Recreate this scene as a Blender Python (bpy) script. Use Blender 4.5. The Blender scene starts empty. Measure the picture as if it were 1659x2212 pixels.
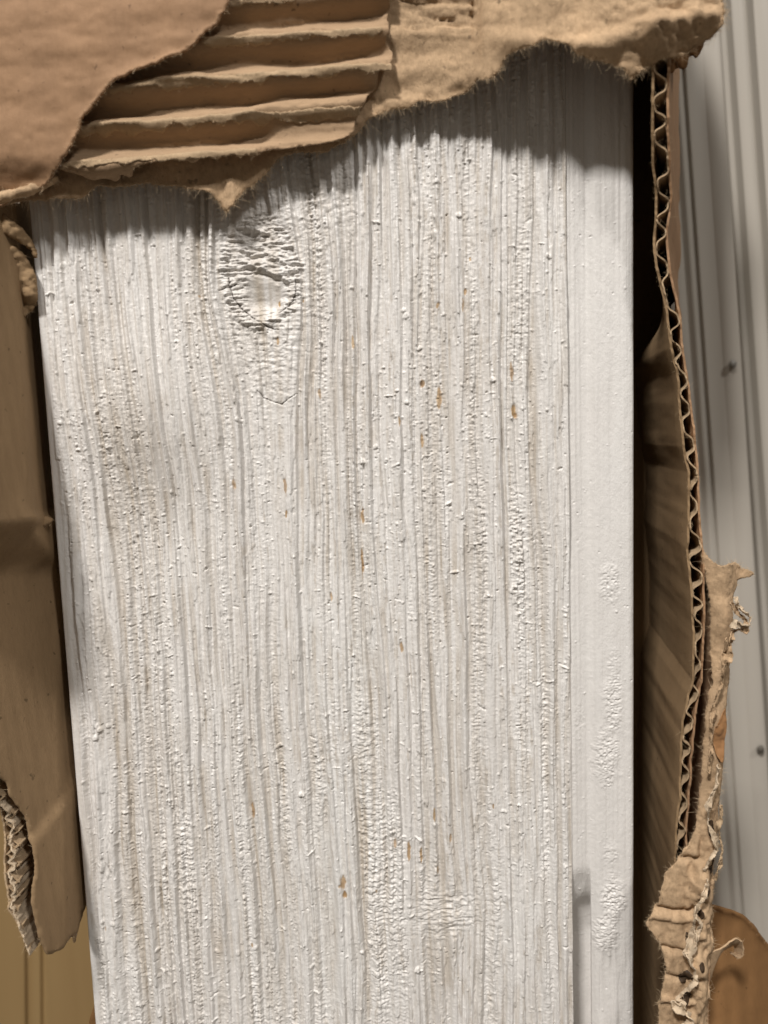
import bpy, math, random
import numpy as np
from mathutils import Matrix, Vector, geometry

scene = bpy.context.scene
COL = scene.collection
MM = 0.001
# ------------------------------------------------------------------ camera
# authoring units: picture coordinates 1659 x 2212, lengths in millimetres
W, H, F = 1659.0, 2212.0, 1597.0
D = 147.0                                     # camera to board face, mm
dv = np.array([1370 - W / 2, -(16600 - H / 2), -F]); dv /= np.linalg.norm(dv)
Zc = -dv
fw = np.array([0, 0, -1.0])
Yc = fw - fw.dot(Zc) * Zc; Yc /= np.linalg.norm(Yc)
Xc = np.cross(Yc, Zc)
RW = np.array([Xc, Yc, Zc])                   # world <- camera
CAM = np.array([0.0, -D, 0.0])

cam_d = bpy.data.cameras.new('camera'); cam = bpy.data.objects.new('camera', cam_d); COL.objects.link(cam)
m4 = Matrix([[*RW[0], 0], [*RW[1], -D * MM], [*RW[2], 0], [0, 0, 0, 1]])
cam.matrix_world = m4
cam_d.sensor_fit = 'VERTICAL'; cam_d.sensor_height = 36; cam_d.sensor_width = 27
cam_d.lens = 36 * F / H
cam_d.clip_start = 0.005; cam_d.clip_end = 20
cam_d.dof.use_dof = True; cam_d.dof.focus_distance = 0.149; cam_d.dof.aperture_fstop = 11
scene.camera = cam
scene.render.resolution_x = 768; scene.render.resolution_y = 1024

world = bpy.data.worlds.new('World'); scene.world = world; world.use_nodes = True
bg = world.node_tree.nodes['Background']
bg.inputs[0].default_value = (1.0, 0.86, 0.70, 1); bg.inputs[1].default_value = 0.12

def lamp(name, loc, size, power, color=(1, .955, .905), size_y=None, target=(0, 0, 0)):
    l = bpy.data.lights.new(name, 'AREA'); l.size = size; l.energy = power; l.color = color
    if size_y: l.shape = 'RECTANGLE'; l.size_y = size_y
    o = bpy.data.objects.new(name, l); COL.objects.link(o)
    o.location = loc
    o.rotation_euler = (Vector(target) - Vector(loc)).to_track_quat('-Z', 'Y').to_euler()
    return o
lamp('ceiling_lamp', (-0.50, -1.10, 1.44), 0.20, 39, size_y=.18)
lamp('ceiling_lamp', (1.00, -1.15, 1.40), 0.20, 13, size_y=.2)
lamp('ceiling_lamp', (0.10, -0.8, 1.9), 0.35, 3, size_y=.2)

vs = scene.view_settings
scene.display_settings.display_device = 'sRGB'
vs.view_transform = 'Standard'; vs.look = 'None'; vs.exposure = 0; vs.gamma = 1
scene.cycles.use_denoising = True
scene.cycles.max_bounces = 8

# ------------------------------------------------------------------ helpers
def ray(u, v):
    u = np.asarray(u, float); v = np.asarray(v, float)
    c = np.stack([(u - W / 2), -(v - H / 2), -F * np.ones_like(u)], -1)
    return c @ RW.T
def at(u, v, Y=0.0):                            # point on the plane y = Y (mm)
    r = ray(u, v); t = (Y - CAM[1]) / r[..., 1]
    return CAM + r * t[..., None]
def at_x(u, v, X):                              # point on the plane x = X (mm)
    r = ray(u, v); t = (X - CAM[0]) / r[..., 0]
    return CAM + r * t[..., None]
def px(P):
    c = (np.asarray(P) - CAM) @ RW
    return W / 2 + F * c[..., 0] / -c[..., 2], H / 2 - F * c[..., 1] / -c[..., 2]

def _hash(ix, iz, seed):
    h = (ix.astype(np.int64) * 374761393 + iz.astype(np.int64) * 668265263 + seed * 2147483647 + 1013904223) & 0xffffffff
    h = ((h ^ (h >> 13)) * 1274126177) & 0xffffffff
    h = ((h ^ (h >> 16)) * 2246822519) & 0xffffffff
    return ((h ^ (h >> 15)) & 0xffffff) / float(0xffffff)
def N(x, z, seed=0):                            # smooth value noise in -1..1
    x = np.asarray(x, float); z = np.asarray(z, float)
    x, z = np.broadcast_arrays(x, z)
    ix = np.floor(x); iz = np.floor(z); fx = x - ix; fz = z - iz
    fx = fx * fx * (3 - 2 * fx); fz = fz * fz * (3 - 2 * fz)
    ix = ix.astype(np.int64); iz = iz.astype(np.int64)
    a = _hash(ix, iz, seed); b = _hash(ix + 1, iz, seed); c = _hash(ix, iz + 1, seed); d = _hash(ix + 1, iz + 1, seed)
    return 2 * ((a * (1 - fx) + b * fx) * (1 - fz) + (c * (1 - fx) + d * fx) * fz) - 1
def fbm(x, z, seed=0, o=4):
    s = 0; a = 1; t = 0
    for k in range(o):
        s = s + a * N(x * 2 ** k, z * 2 ** k, seed + k * 17); t += a; a *= .55
    return s / t
def sst(a, b, x):
    t = np.clip((x - a) / (b - a), 0, 1); return t * t * (3 - 2 * t)

def mesh_obj(name, V, faces, mat, parent=None, smooth=True):
    """V (n,3) mm, faces: array (m,4)/(m,3) or list of such arrays"""
    me = bpy.data.meshes.new(name)
    V = np.asarray(V, float) * MM
    fl = faces if isinstance(faces, list) else [faces]
    fl = [np.asarray(f, np.int32) for f in fl if len(f)]
    me.vertices.add(len(V)); me.vertices.foreach_set('co', V.astype(np.float32).ravel())
    nl = sum(f.size for f in fl); nf = sum(len(f) for f in fl)
    me.loops.add(nl); me.polygons.add(nf)
    me.loops.foreach_set('vertex_index', np.concatenate([f.ravel() for f in fl]))
    tot = np.concatenate([np.full(len(f), f.shape[1], np.int32) for f in fl])
    st = np.concatenate([[0], np.cumsum(tot)[:-1]]).astype(np.int32)
    me.polygons.foreach_set('loop_start', st); me.polygons.foreach_set('loop_total', tot)
    me.polygons.foreach_set('use_smooth', np.full(nf, smooth))
    me.update(calc_edges=True); me.validate()
    if mat: me.materials.append(mat)
    o = bpy.data.objects.new(name, me); COL.objects.link(o)
    if parent:
        o.parent = parent
        o.matrix_parent_inverse = Matrix.Translation(-parent.location)
    return o
def thing(name, label, cat, loc=(0, 0, 0), group=None):
    o = bpy.data.objects.new(name, None); COL.objects.link(o); o.location = [c * MM for c in loc]
    o.empty_display_size = .01
    o['label'] = label; o['category'] = cat
    if group: o['group'] = group
    o['kind'] = 'thing'
    return o

def grid_faces(n, m, off=0):
    i = np.arange(n - 1)[:, None] * m + np.arange(m - 1)[None, :] + off
    return np.stack([i, i + 1, i + m + 1, i + m], -1).reshape(-1, 4)
def grid_sheet(name, P, th, mat, parent):
    """solid sheet of thickness th from a grid P[n,m,3]"""
    n, m, _ = P.shape
    du = np.gradient(P, axis=1); dw = np.gradient(P, axis=0)
    nn = np.cross(du, dw); nn /= (np.linalg.norm(nn, axis=-1, keepdims=True) + 1e-9)
    A = (P + nn * th / 2).reshape(-1, 3); B = (P - nn * th / 2).reshape(-1, 3)
    f1 = grid_faces(n, m); f2 = grid_faces(n, m, n * m)[:, ::-1]
    rim = np.concatenate([np.arange(m), np.arange(1, n) * m + m - 1, (n - 1) * m + np.arange(m - 2, -1, -1), np.arange(n - 2, 0, -1) * m])
    r2 = np.roll(rim, -1)
    # the rim has vertices of its own so the cut edge stays crisp
    V = np.concatenate([A, B, A[rim], B[rim]])
    k = len(rim); b0 = 2 * n * m
    a = b0 + np.arange(k); a2 = np.roll(a, -1)
    f3 = np.stack([a, a + k, a2 + k, a2], -1)
    return mesh_obj(name, V, [np.concatenate([f1, f2, f3])], mat, parent)

def rough_line(pts, step=4, amp=3.0, seed=0, closed=True):
    P = np.array(pts, float)
    if closed: P = np.vstack([P, P[:1]])
    seg = np.linalg.norm(np.diff(P, axis=0), axis=1); s = np.concatenate([[0], np.cumsum(seg)])
    n = int(s[-1] / step); t = np.linspace(0, s[-1], n, endpoint=not closed)
    Q = np.stack([np.interp(t, s, P[:, 0]), np.interp(t, s, P[:, 1])], -1)
    # soften corners a little
    for _ in range(2):
        if closed: Q = .5 * Q + .25 * np.roll(Q, 1, 0) + .25 * np.roll(Q, -1, 0)
    tt = t / step
    d = amp * np.stack([fbm(tt / 9, tt * 0, seed, 4), fbm(tt / 9, tt * 0, seed + 91, 4)], -1)
    d += amp * .45 * np.stack([N(tt / 1.3, 0, seed + 7), N(tt / 1.3, 0, seed + 8)], -1)
    return Q + d

def cdt_sheet(name, outline, embed, th, mat, parent, res=6, fuzz=0, fuzz_len=1.2, fmat=None, seed=1, th_edge=None, fuzz_name='torn_fibres'):
    """torn sheet: outline in picture units, embed(u, v, edge_distance) -> xyz in mm"""
    O = np.asarray(outline)
    rng = np.random.RandomState(seed)
    lo = O.min(0); hi = O.max(0)
    gu, gv = np.meshgrid(np.arange(lo[0], hi[0], res), np.arange(lo[1], hi[1], res))
    G = np.stack([gu.ravel(), gv.ravel()], -1) + rng.uniform(-.25, .25, (gu.size, 2)) * res
    # inside test
    inside = np.zeros(len(G), bool)
    A = O; B = np.roll(O, -1, 0)
    for a, b in zip(A, B):
        if a[1] == b[1]: continue
        c = ((a[1] > G[:, 1]) != (b[1] > G[:, 1])) & (G[:, 0] < (b[0] - a[0]) * (G[:, 1] - a[1]) / (b[1] - a[1]) + a[0])
        inside ^= c
    G = G[inside]
    def edist(Q):
        d = np.full(len(Q), 1e9)
        for k in range(0, len(O)):
            d = np.minimum(d, (Q[:, 0] - O[k, 0]) ** 2 + (Q[:, 1] - O[k, 1]) ** 2)
        return np.sqrt(d)
    dG = edist(G); G = G[dG > res * .5]
    pts = np.vstack([O, G])
    n0 = len(O)
    co, ed, fc, *_ = geometry.delaunay_2d_cdt([Vector(p) for p in pts], [], [list(range(n0))], 1, 1e-4)
    co = np.array([list(c) for c in co]); fc = np.array([f for f in fc if len(f) == 3], np.int32)
    dd = edist(co)
    P = embed(co[:, 0], co[:, 1], dd)
    # vertex normals
    nn = np.zeros_like(P); fn = np.cross(P[fc[:, 1]] - P[fc[:, 0]], P[fc[:, 2]] - P[fc[:, 0]])
    for k in range(3): np.add.at(nn, fc[:, k], fn)
    nn /= np.linalg.norm(nn, axis=1, keepdims=True) + 1e-9
    T = np.full(len(P), th)
    if th_edge is not None: T = th_edge + (th - th_edge) * sst(0, 12, dd)
    V = np.concatenate([P + nn * T[:, None] / 2, P - nn * T[:, None] / 2])
    n = len(P)
    f = np.concatenate([fc, fc[:, ::-1] + n])
    # boundary edges
    E = np.concatenate([fc[:, [0, 1]], fc[:, [1, 2]], fc[:, [2, 0]]])
    key = np.sort(E, 1); _, idx, cnt = np.unique(key, axis=0, return_index=True, return_counts=True)
    bd = E[idx[cnt == 1]]
    q = np.stack([bd[:, 1], bd[:, 0], bd[:, 0] + n, bd[:, 1] + n], -1)
    o = mesh_obj(name, V, [f, q], mat, parent)
    if fuzz:
        mid = (P[bd[:, 0]] + P[bd[:, 1]]) / 2
        t = P[bd[:, 1]] - P[bd[:, 0]]; L = np.linalg.norm(t, axis=1)
        out = np.cross(t, nn[bd[:, 0]]); out /= np.linalg.norm(out, axis=1, keepdims=True) + 1e-9
        hairs(fuzz_name, mid, out, L, fuzz, fuzz_len, fmat or mat, o, rng)
    return o, P, nn, dd

def hairs(name, base, out, L, density, length, mat, parent, rng, rad=.026):
    """a fringe of fine paper fibres along a torn edge"""
    u, v = px(base)
    vis = (u > -60) & (u < W + 60) & (v > -60) & (v < H + 60)
    base = base[vis]; out = out[vis]; L = L[vis]
    n = int(density * L.sum())
    if n < 1: return
    k = rng.choice(len(base), n, p=L / L.sum())
    # clumping
    ln = .62 * length * np.minimum(rng.gamma(1.6, .42, n), 1.5) * (0.5 + 1.0 * rng.rand(len(base))[k])
    b = base[k] + rng.normal(0, .16, (n, 3)) - out[k] * .25
    d = out[k] + rng.normal(0, .55, (n, 3)); d /= np.linalg.norm(d, axis=1, keepdims=True)
    bend = rng.normal(0, .75, (n, 3))
    S = 4
    side = np.cross(d, rng.normal(0, 1, (n, 3))); side /= np.linalg.norm(side, axis=1, keepdims=True) + 1e-9
    s2 = np.cross(d, side)
    V = []
    for s in range(S):
        t = s / (S - 1.0)
        c = b + d * (ln * t)[:, None] + bend * (ln * t * t)[:, None]
        r = rad * (1.15 - .8 * t)
        for q in range(3):
            an = q * 2.094
            V.append(c + (side * math.cos(an) + s2 * math.sin(an)) * r)
    V = np.stack(V, 1).reshape(-1, 3)
    F0 = []
    for s in range(S - 1):
        for q in range(3):
            F0.append([s * 3 + q, s * 3 + (q + 1) % 3, s * 3 + 3 + (q + 1) % 3, s * 3 + 3 + q])
    F0 = np.array(F0)
    Fs = (F0[None] + (np.arange(n) * S * 3)[:, None, None]).reshape(-1, 4)
    o = mesh_obj(name, V, Fs, mat, None)
    o.parent = parent; o.matrix_parent_inverse = Matrix.Translation(-(parent.parent.location if parent.parent else Vector())) if parent.parent else Matrix()
    o.matrix_parent_inverse = parent.matrix_parent_inverse.inverted() if False else Matrix()
    o['kind'] = 'stuff'
    return o

# ------------------------------------------------------------------ materials
class NT:
    def __init__(s, name, rough=.8, spec=.3):
        s.m = bpy.data.materials.new(name); s.m.use_nodes = True; s.t = s.m.node_tree
        s.b = s.t.nodes['Principled BSDF']; s.b.inputs['Roughness'].default_value = rough
        s.b.inputs['Specular IOR Level'].default_value = spec
        s.co = s.t.nodes.new('ShaderNodeTexCoord').outputs['Object']
    def n(s, ty, **kw):
        nd = s.t.nodes.new(ty)
        for k, v in kw.items(): setattr(nd, k, v)
        return nd
    def l(s, a, b): s.t.links.new(a, b)
    def noise(s, scale, detail=4, rough=.6, stretch=(1, 1, 1), dist=0):
        mp = s.n('ShaderNodeMapping'); mp.inputs['Scale'].default_value = stretch; s.l(s.co, mp.inputs[0])
        nz = s.n('ShaderNodeTexNoise'); nz.inputs['Scale'].default_value = scale; nz.inputs['Detail'].default_value = detail
        nz.inputs['Roughness'].default_value = rough; nz.inputs['Distortion'].default_value = dist
        s.l(mp.outputs[0], nz.inputs['Vector']); return nz.outputs['Fac']
    def ramp(s, fac, stops):
        r = s.n('ShaderNodeValToRGB'); e = r.color_ramp.elements
        e[0].position, e[0].color = stops[0][0], (*stops[0][1], 1); e[1].position, e[1].color = stops[-1][0], (*stops[-1][1], 1)
        for p, c in stops[1:-1]:
            x = e.new(p); x.color = (*c, 1)
        s.l(fac, r.inputs[0]); return r.outputs[0]
    def mix(s, fac, a, b, mode='MIX'):
        mx = s.n('ShaderNodeMix', data_type='RGBA', blend_type=mode)
        if isinstance(fac, float): mx.inputs[0].default_value = fac
        else: s.l(fac, mx.inputs[0])
        for i, c in ((6, a), (7, b)):
            if isinstance(c, tuple): mx.inputs[i].default_value = (*c, 1)
            else: s.l(c, mx.inputs[i])
        return mx.outputs[2]
    def bump(s, hts):
        prev = None
        for h, dist, st in hts:
            b = s.n('ShaderNodeBump'); b.inputs['Strength'].default_value = st; b.inputs['Distance'].default_value = dist * MM
            s.l(h, b.inputs['Height'])
            if prev is not None: s.l(prev, b.inputs['Normal'])
            prev = b.outputs[0]
        s.l(prev, s.b.inputs['Normal'])
    def color(s, c):
        if isinstance(c, tuple): s.b.inputs['Base Color'].default_value = (*c, 1)
        else: s.l(c, s.b.inputs['Base Color'])

def kraft(name, base, vary=.18, fibre=1.0, fleck=.25, stretch=(1, 1, .35), rough=.85, lump=.3):
    k = NT(name, rough, .2)
    b = np.array(base)
    big = k.noise(90, 5, .6, stretch)
    c = k.ramp(big, [(.25, tuple(b * (1 - vary))), (.5, tuple(b)), (.75, tuple(np.minimum(b * (1 + vary), 1)))])
    fine = k.noise(1400, 4, .7, stretch)
    c = k.mix(fleck * .9, c, k.ramp(fine, [(.3, (.35, .3, .25)), (.55, (1, 1, 1)), (.8, (1.25, 1.2, 1.15))]), 'MULTIPLY') if fleck else c
    sp = k.noise(700, 2, .5)
    spk = k.ramp(sp, [(.69, (0, 0, 0)), (.76, (1, 1, 1))])
    c = k.mix(spk, c, tuple(b * .55))
    k.color(c)
    k.bump([(k.noise(260, 4, .6, stretch), .5, lump), (k.noise(1300, 5, .8, (1, 1, .5), 1.5), .35, .75 * fibre)])
    return k.m
M_outer = kraft('smooth_kraft_liner', (.37, .225, .128), .14, .35, .12, (1, 1, .3), .7)
M_flute = kraft('fluting_paper', (.40, .275, .17), .14, .6, .15, (.25, 1, 1))
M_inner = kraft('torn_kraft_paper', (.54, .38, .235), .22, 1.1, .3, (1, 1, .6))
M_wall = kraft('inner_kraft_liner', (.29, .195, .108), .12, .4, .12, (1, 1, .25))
M_edge = kraft('cut_paper_edge', (.46, .335, .21), .15, .8, .2)
M_dark = kraft('brown_kraft_back', (.20, .105, .042), .12, .3, .1)
M_pale = kraft('shredded_pulp', (.72, .58, .42), .2, 1.2, .2)

def fibre_mat():
    k = NT('paper_fibre', .7, .2); k.color((.68, .52, .34)); k.b.inputs['Transmission Weight'].default_value = 0
    return k.m
M_fib = fibre_mat()

def paint_mat():
    k = NT('white_paint_over_pine', .42, .42)
    at_ = k.n('ShaderNodeAttribute', attribute_name='wear'); bare = at_.outputs['Fac']
    st_ = k.n('ShaderNodeAttribute', attribute_name='stain_shade'); stain_shade = st_.outputs['Fac']
    ck_ = k.n('ShaderNodeAttribute', attribute_name='crack'); crack = ck_.outputs['Fac']
    big = k.noise(30, 4, .6, (1, 1, .3))
    c = k.ramp(big, [(.3, (.74, .715, .69)), (.6, (.785, .77, .75)), (.8, (.80, .80, .785))])
    c = k.mix(stain_shade, c, (.47, .41, .335))
    wood = k.ramp(k.noise(900, 4, .6, (1, 1, .12)), [(.3, (.34, .20, .09)), (.6, (.52, .36, .19)), (.8, (.66, .52, .34))])
    c = k.mix(bare, c, wood)
    c = k.mix(crack, c, (.05, .03, .02))
    k.color(c)
    k.bump([(k.noise(850, 6, .72, (1, 1, .55)), .2, .75), (k.noise(2600, 3, .6), .07, .6)])
    return k.m
M_paint = paint_mat()
def moulding_mat(name, c1, c2, rough=.35):
    k = NT(name, rough, .4)
    k.color(k.ramp(k.noise(40, 4, .6, (1, 1, .06)), [(.3, c1), (.7, c2)]))
    k.bump([(k.noise(500, 4, .6, (1, 1, .1)), .1, .3)])
    return k.m
M_mould = moulding_mat('grey_white_primer', (.41, .38, .335), (.47, .44, .39))
M_pine = moulding_mat('tan_panel', (.30, .195, .085), (.37, .25, .115), .5)
def plain(name, c, rough=.6, spec=.3):
    k = NT(name, rough, spec)
    b = np.array(c); k.color(k.ramp(k.noise(120, 4, .6), [(.3, tuple(b * .85)), (.7, tuple(b * 1.1))])); k.bump([(k.noise(500, 4, .6), .2, .4)]); return k.m
M_hole = plain('nail_hole_dark', (.10, .09, .075))
M_glue = plain('amber_glue', (.36, .19, .085), .22, .6)
M_shade = plain('painted_opening_shade', (.05, .03, .016))

# ------------------------------------------------------------------ the white board
P1 = at(62.0, 450.0); P2 = at(205.0, 2212.0); P3 = at(1374.0, 170.0); P4 = at(1372.0, 2212.0)
XL = (P1[0] + P2[0]) / 2; XR = (P3[0] + P4[0]) / 2
ZT = at(700.0, -120.0)[2]; ZB = at(700.0, 2330.0)[2]
STEP = .125
xs = np.arange(XL, XR + STEP, STEP); zs = np.arange(ZT, ZB, -STEP)
X, Z = np.meshgrid(xs, zs)
def bp(u, v):
    p = at(np.array(float(u)), np.array(float(v))); return p[0], p[2]
LIP = bp(1230, 1100)[0]

def board_height():
    rng = np.random.RandomState(5)
    K = [(562, 588, 8.6, 11.5), (955, 1972, 8.0, 6.0)]
    g = X + .9 * N(X / 14, Z / 55, 3) + .35 * N(X / 4, Z / 14, 4)
    for (u, v, rx, rz) in K:
        xk, zk = bp(u, v); dx = X - xk
        r2 = (dx / (rx * 1.25)) ** 2 + ((Z - zk) / (rz * 1.7)) ** 2
        g = g - dx * (.5 if rx > 8.55 else .15) * np.exp(-r2)
    # grain swings left-to-right on the left side
    xg, zg = bp(280, 860)
    g = g + 2.2 * np.tanh((Z - zg) / 22) * np.exp(-((X - xg) / 12) ** 2)
    def plate(n, k=2.2): return np.tanh(n * k)
    n1 = N(g / 2.6, Z / 110, 11) + .35 * N(g / 1.3, Z / 50, 10)
    n2 = N(g / 1.3, Z / 75, 12)
    n2_ = n2
    h = .30 * plate(n1, 1.9) + .34 * plate(n2 + .15 * N(g / .5, Z / 9, 9), 3.2) + .20 * plate(N(g / .60, Z / 40, 13), 2.2)
    wob = g / 2.45 + .55 * N(g / 4.5, Z / 120, 19) + .22 * N(X / 2, Z / 22, 20)
    rg = np.sin(2 * np.pi * wob); amp_r = .6 + .4 * N(g / 3.5, Z / 60, 24)
    h += .38 * amp_r * np.tanh(2.4 * rg + .9 * N(g / .5, Z / 9, 26))
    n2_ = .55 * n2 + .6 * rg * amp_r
    h += .07 * N(g / .33, Z / 24, 14) + .03 * N(g / .2, Z / 6, 15)
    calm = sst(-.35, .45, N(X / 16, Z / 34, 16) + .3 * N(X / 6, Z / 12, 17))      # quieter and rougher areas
    soft = sst(.25, -.35, n1 + .25 * N(X / 1.0, Z / 6, 18))                        # soft earlywood, torn by the saw
    for w, L, amp, sd in ((1.5, 30, .17, 21), (.8, 16, .12, 22), (.5, 8, .09, 23)):
        gg = g / w + .3 * N(Z / 9, Z * 0, sd)
        c = np.floor(gg); off = _hash(c.astype(np.int64), np.zeros_like(c, np.int64), sd) * 50
        zz = Z / L + off + .10 * N(X / .4, Z / 2, sd + 3)
        s = np.floor(zz); fr = zz - s
        a = _hash(c.astype(np.int64), s.astype(np.int64), sd + 1)
        fx = gg - c + .12 * N(X / .6, Z / 1.5, sd + 4); side = sst(0, .2, fx) * sst(0, .2, 1 - fx)
        h += amp * (a > .70) * side * sst(0, .02, fr) * sst(0, .5, 1 - fr) * (.5 + a)
        h -= amp * .8 * (a < .13) * side * sst(0, .05, fr) * sst(0, .05, 1 - fr)
    t = fbm(X / .7, Z / .40, 33, 3)
    ch = sst(-.1, .7, N(g / 2.2, Z / 30, 31) + .5 * N(X / 14, Z / 22, 32))
    h += (.35 * soft + .65 * soft * ch + .22 * ch) * .16 * np.tanh(t * 2.6) * (1.15 - .6 * calm)
    h += .05 * fbm(X / .35, Z / .5, 34, 3)
    # bumps and pits of dried paint, stamped
    def stamp(h, n, rmin, rmax, amp, aspect, dens, sd):
        rg = np.random.RandomState(sd)
        ny, nx = h.shape
        cx = rg.randint(0, nx, n * 3); cz = rg.randint(0, ny, n * 3)
        keep = rg.rand(n * 3) < dens[cz, cx]
        cx = cx[keep][:n]; cz = cz[keep][:n]
        for x0, z0 in zip(cx, cz):
            r = rmin + (rmax - rmin) * rg.rand() ** 2.5
            a = amp * (.4 + .9 * rg.rand()) * (.5 + r / rmax)
            asp = aspect * (.6 + .8 * rg.rand()); sl = rg.uniform(-.5, .5)
            R = int(r * max(1, asp) / STEP) + 3
            za, zb, xa, xb = max(z0 - R, 0), min(z0 + R, ny), max(x0 - R, 0), min(x0 + R, nx)
            zz, xx = np.mgrid[za - z0:zb - z0, xa - x0:xb - x0] * STEP
            zz = zz + sl * xx
            # steep lower lip, long tail upward
            q = np.sqrt((xx / r) ** 2 + (zz / (r * asp * np.where(zz > 0, .55, 1.3))) ** 2)
            h[za:zb, xa:xb] += a * (1 - sst(.55, 1.1, q))
    m_face = (X < LIP - .3) * (X > XL + 1.0)
    dens = m_face * (1.1 - .7 * calm) * (.18 + .45 * soft + .37 * sst(-.2, .6, N(g / 1.5, Z / 30, 41) + .6 * N(X / 12, Z / 16, 42)))
    stamp(h, 15000, .10, .32, .13, 1.0, dens, 50)
    stamp(h, 600, .22, .75, .22, .8, dens, 51)
    stamp(h, 3000, .10, .30, -.26, .8, dens, 52)
    stamp(h, 380, .25, 1.0, .22, .25, dens, 53)
    stamp(h, 420, .25, .8, -.2, .35, dens, 55)
    wear = np.zeros_like(h); crack = np.zeros_like(h)
    # knots
    for i, (u, v, rx, rz) in enumerate(K):
        xk, zk = bp(u, v); dx = (X - xk); dz = (Z - zk)
        r = np.sqrt((dx / rx) ** 2 + (dz / rz) ** 2) + .10 * N(X / 3, Z / 3, 60 + i)
        ins = 1 - sst(.82, 1.05, r)
        fib = .38 * fbm(X / 2.4 + .6 * N(X / 3, Z / 3, 63), Z / .55, 61 + i, 4) + .30 * np.abs(fbm(X / 1.8, Z / 1.3, 65 + i, 4))
        if i == 0:
            ring = np.exp(-((r - .86) / .13) ** 2)
            cx, cz = bp(572, 632); q = np.sqrt(((X - cx) / 4.6) ** 2 + ((Z - cz) / 4.6) ** 2) + .12 * N(X / 2, Z / 2, 66)
            crater = 1 - sst(.5, 1.15, q)
            fib = fib * (1.1 - .9 * crater) + .26 * np.tanh(2.5 * fbm(X / 1.5 + .8 * N(X / 2, Z / 2, 77), Z / .38, 78, 3)) * (1 - crater) + .10 * np.tanh(3 * fbm(X / .55, Z / .45, 76, 3)) * (1 - .8 * crater) + .22 * (np.abs(fbm(X / .9, Z / .7, 79, 3)) - .3) * (1 - crater)
            fib -= 1.15 * crater * (.25 + .75 * sst(3.5, -2.5, Z - cz))
            hx, hz = bp(548, 512); q2 = np.sqrt(((X - hx) / 3.6) ** 2 + ((Z - hz) / 1.5) ** 2) + .3 * N(X / 1.2, Z / 1.2, 67)
            fib -= .7 * (1 - sst(.5, 1.1, q2))
            fib += .20 * ring + .30 * ring * np.tanh(3 * fbm(X / 2.0, Z / .42, 68, 3)) - .28 * np.exp(-((r - 1.02) / .05) ** 2)
            for (uu, vv, w1, w2, an) in ((560, 578, 6.5, .5, -.45), (520, 572, 4, .4, .15), (610, 600, 4.5, .4, -.4), (540, 545, 5, .5, -.3), (600, 560, 5, .45, -.55)):
                a0, b0 = bp(uu, vv); ex = (X - a0) * math.cos(an) + (Z - b0) * math.sin(an); ez = -(X - a0) * math.sin(an) + (Z - b0) * math.cos(an) + .4 * N(X / 1.3, Z / 3, 69)
                fib += .28 * np.exp(-(ex / w1) ** 2 - (ez / w2) ** 2) - .20 * np.exp(-(ex / w1) ** 2 - ((ez + .9) / w2) ** 2)
        else:
            fib = fib * .9 + .3 * np.exp(-((dx - 2) / 5) ** 2 - ((dz + .5) / 2.2) ** 2); fib = .8 * fib + .12 * np.tanh(3 * fbm(X / .8, Z / .45, 75, 3)); ins = (1 - sst(.5, 1.15, r + .35 * fbm(X / 2.2, Z / 1.6, 64, 3)))
        h = h * (1 - .85 * ins) + fib * ins
    # halo of short cross ripples round the first knot
    xk, zk = bp(562, 600); r = np.sqrt(((X - xk) / 10.5) ** 2 + ((Z - zk) / 15) ** 2)
    h += .10 * np.exp(-((r - .95) / .25) ** 2) * np.tanh(2.5 * fbm(X / 1.3, Z / .5, 71, 3))
    xk, zk = bp(690, 430); h += .20 * np.exp(-((X - xk) / 8) ** 2 - ((Z - zk) / 8) ** 2) * np.tanh(2 * fbm((X + .5 * Z) / 1.2, (Z - .3 * X) / .8, 72, 4))
    xk, zk = bp(590, 800); h += .13 * np.exp(-((X - xk) / 8) ** 2 - ((Z - zk) / 8) ** 2) * np.tanh(2.5 * fbm((X - .5 * Z) / 1.0, (Z + .3 * X) / .6, 73, 4))
    # cracks
    def crackline(pts, w, dep):
        nonlocal h, crack
        P = np.array([bp(384 + a * .2645, 384 + b * .2645) for a, b in pts])
        s = np.concatenate([[0], np.cumsum(np.linalg.norm(np.diff(P, axis=0), axis=1))]); t = np.arange(0, s[-1], .05)
        cx = np.interp(t, s, P[:, 0]) + .12 * N(t / .5, 0, 81); cz = np.interp(t, s, P[:, 1]) + .12 * N(t / .6, 0, 82)
        for a, b, tt in zip(cx, cz, t):
            j = int((a - xs[0]) / STEP); i = int((zs[0] - b) / STEP)
            if not (4 < i < h.shape[0] - 5 and 4 < j < h.shape[1] - 5): continue
            ww = w * (.5 + .9 * abs(N(tt / 1.1, 0, 83)))
            sl = (slice(i - 3, i + 4), slice(j - 3, j + 4))
            q = np.exp(-((X[sl] - a) ** 2 + (Z[sl] - b) ** 2) / (ww * ww))
            crack[sl] = np.maximum(crack[sl], q)
    crackline([(415, 820), (420, 890), (460, 990), (530, 1080), (620, 1150), (700, 1195), (780, 1235), (830, 1245)], .11, .7)
    crackline([(960, 830), (965, 950), (940, 1010), (880, 1070), (820, 1105)], .09, .6)
    crackline([(340, 925), (410, 900), (490, 870)], .09, .5)
    crackline([(650, 1740), (700, 1800), (780, 1830), (850, 1850), (900, 1810), (980, 1760)], .07, .5)
    h -= .4 * crack
    # broad bulges of the sawn face
    xg, zg = bp(300, 870); h += 1.5 * np.exp(-((X - xg) / 13) ** 2 - ((Z - zg) / 15) ** 2)
    xg, zg = bp(330, 1120); h -= .9 * np.exp(-((X - xg) / 14) ** 2 - ((Z - zg) / 14) ** 2)
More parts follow.
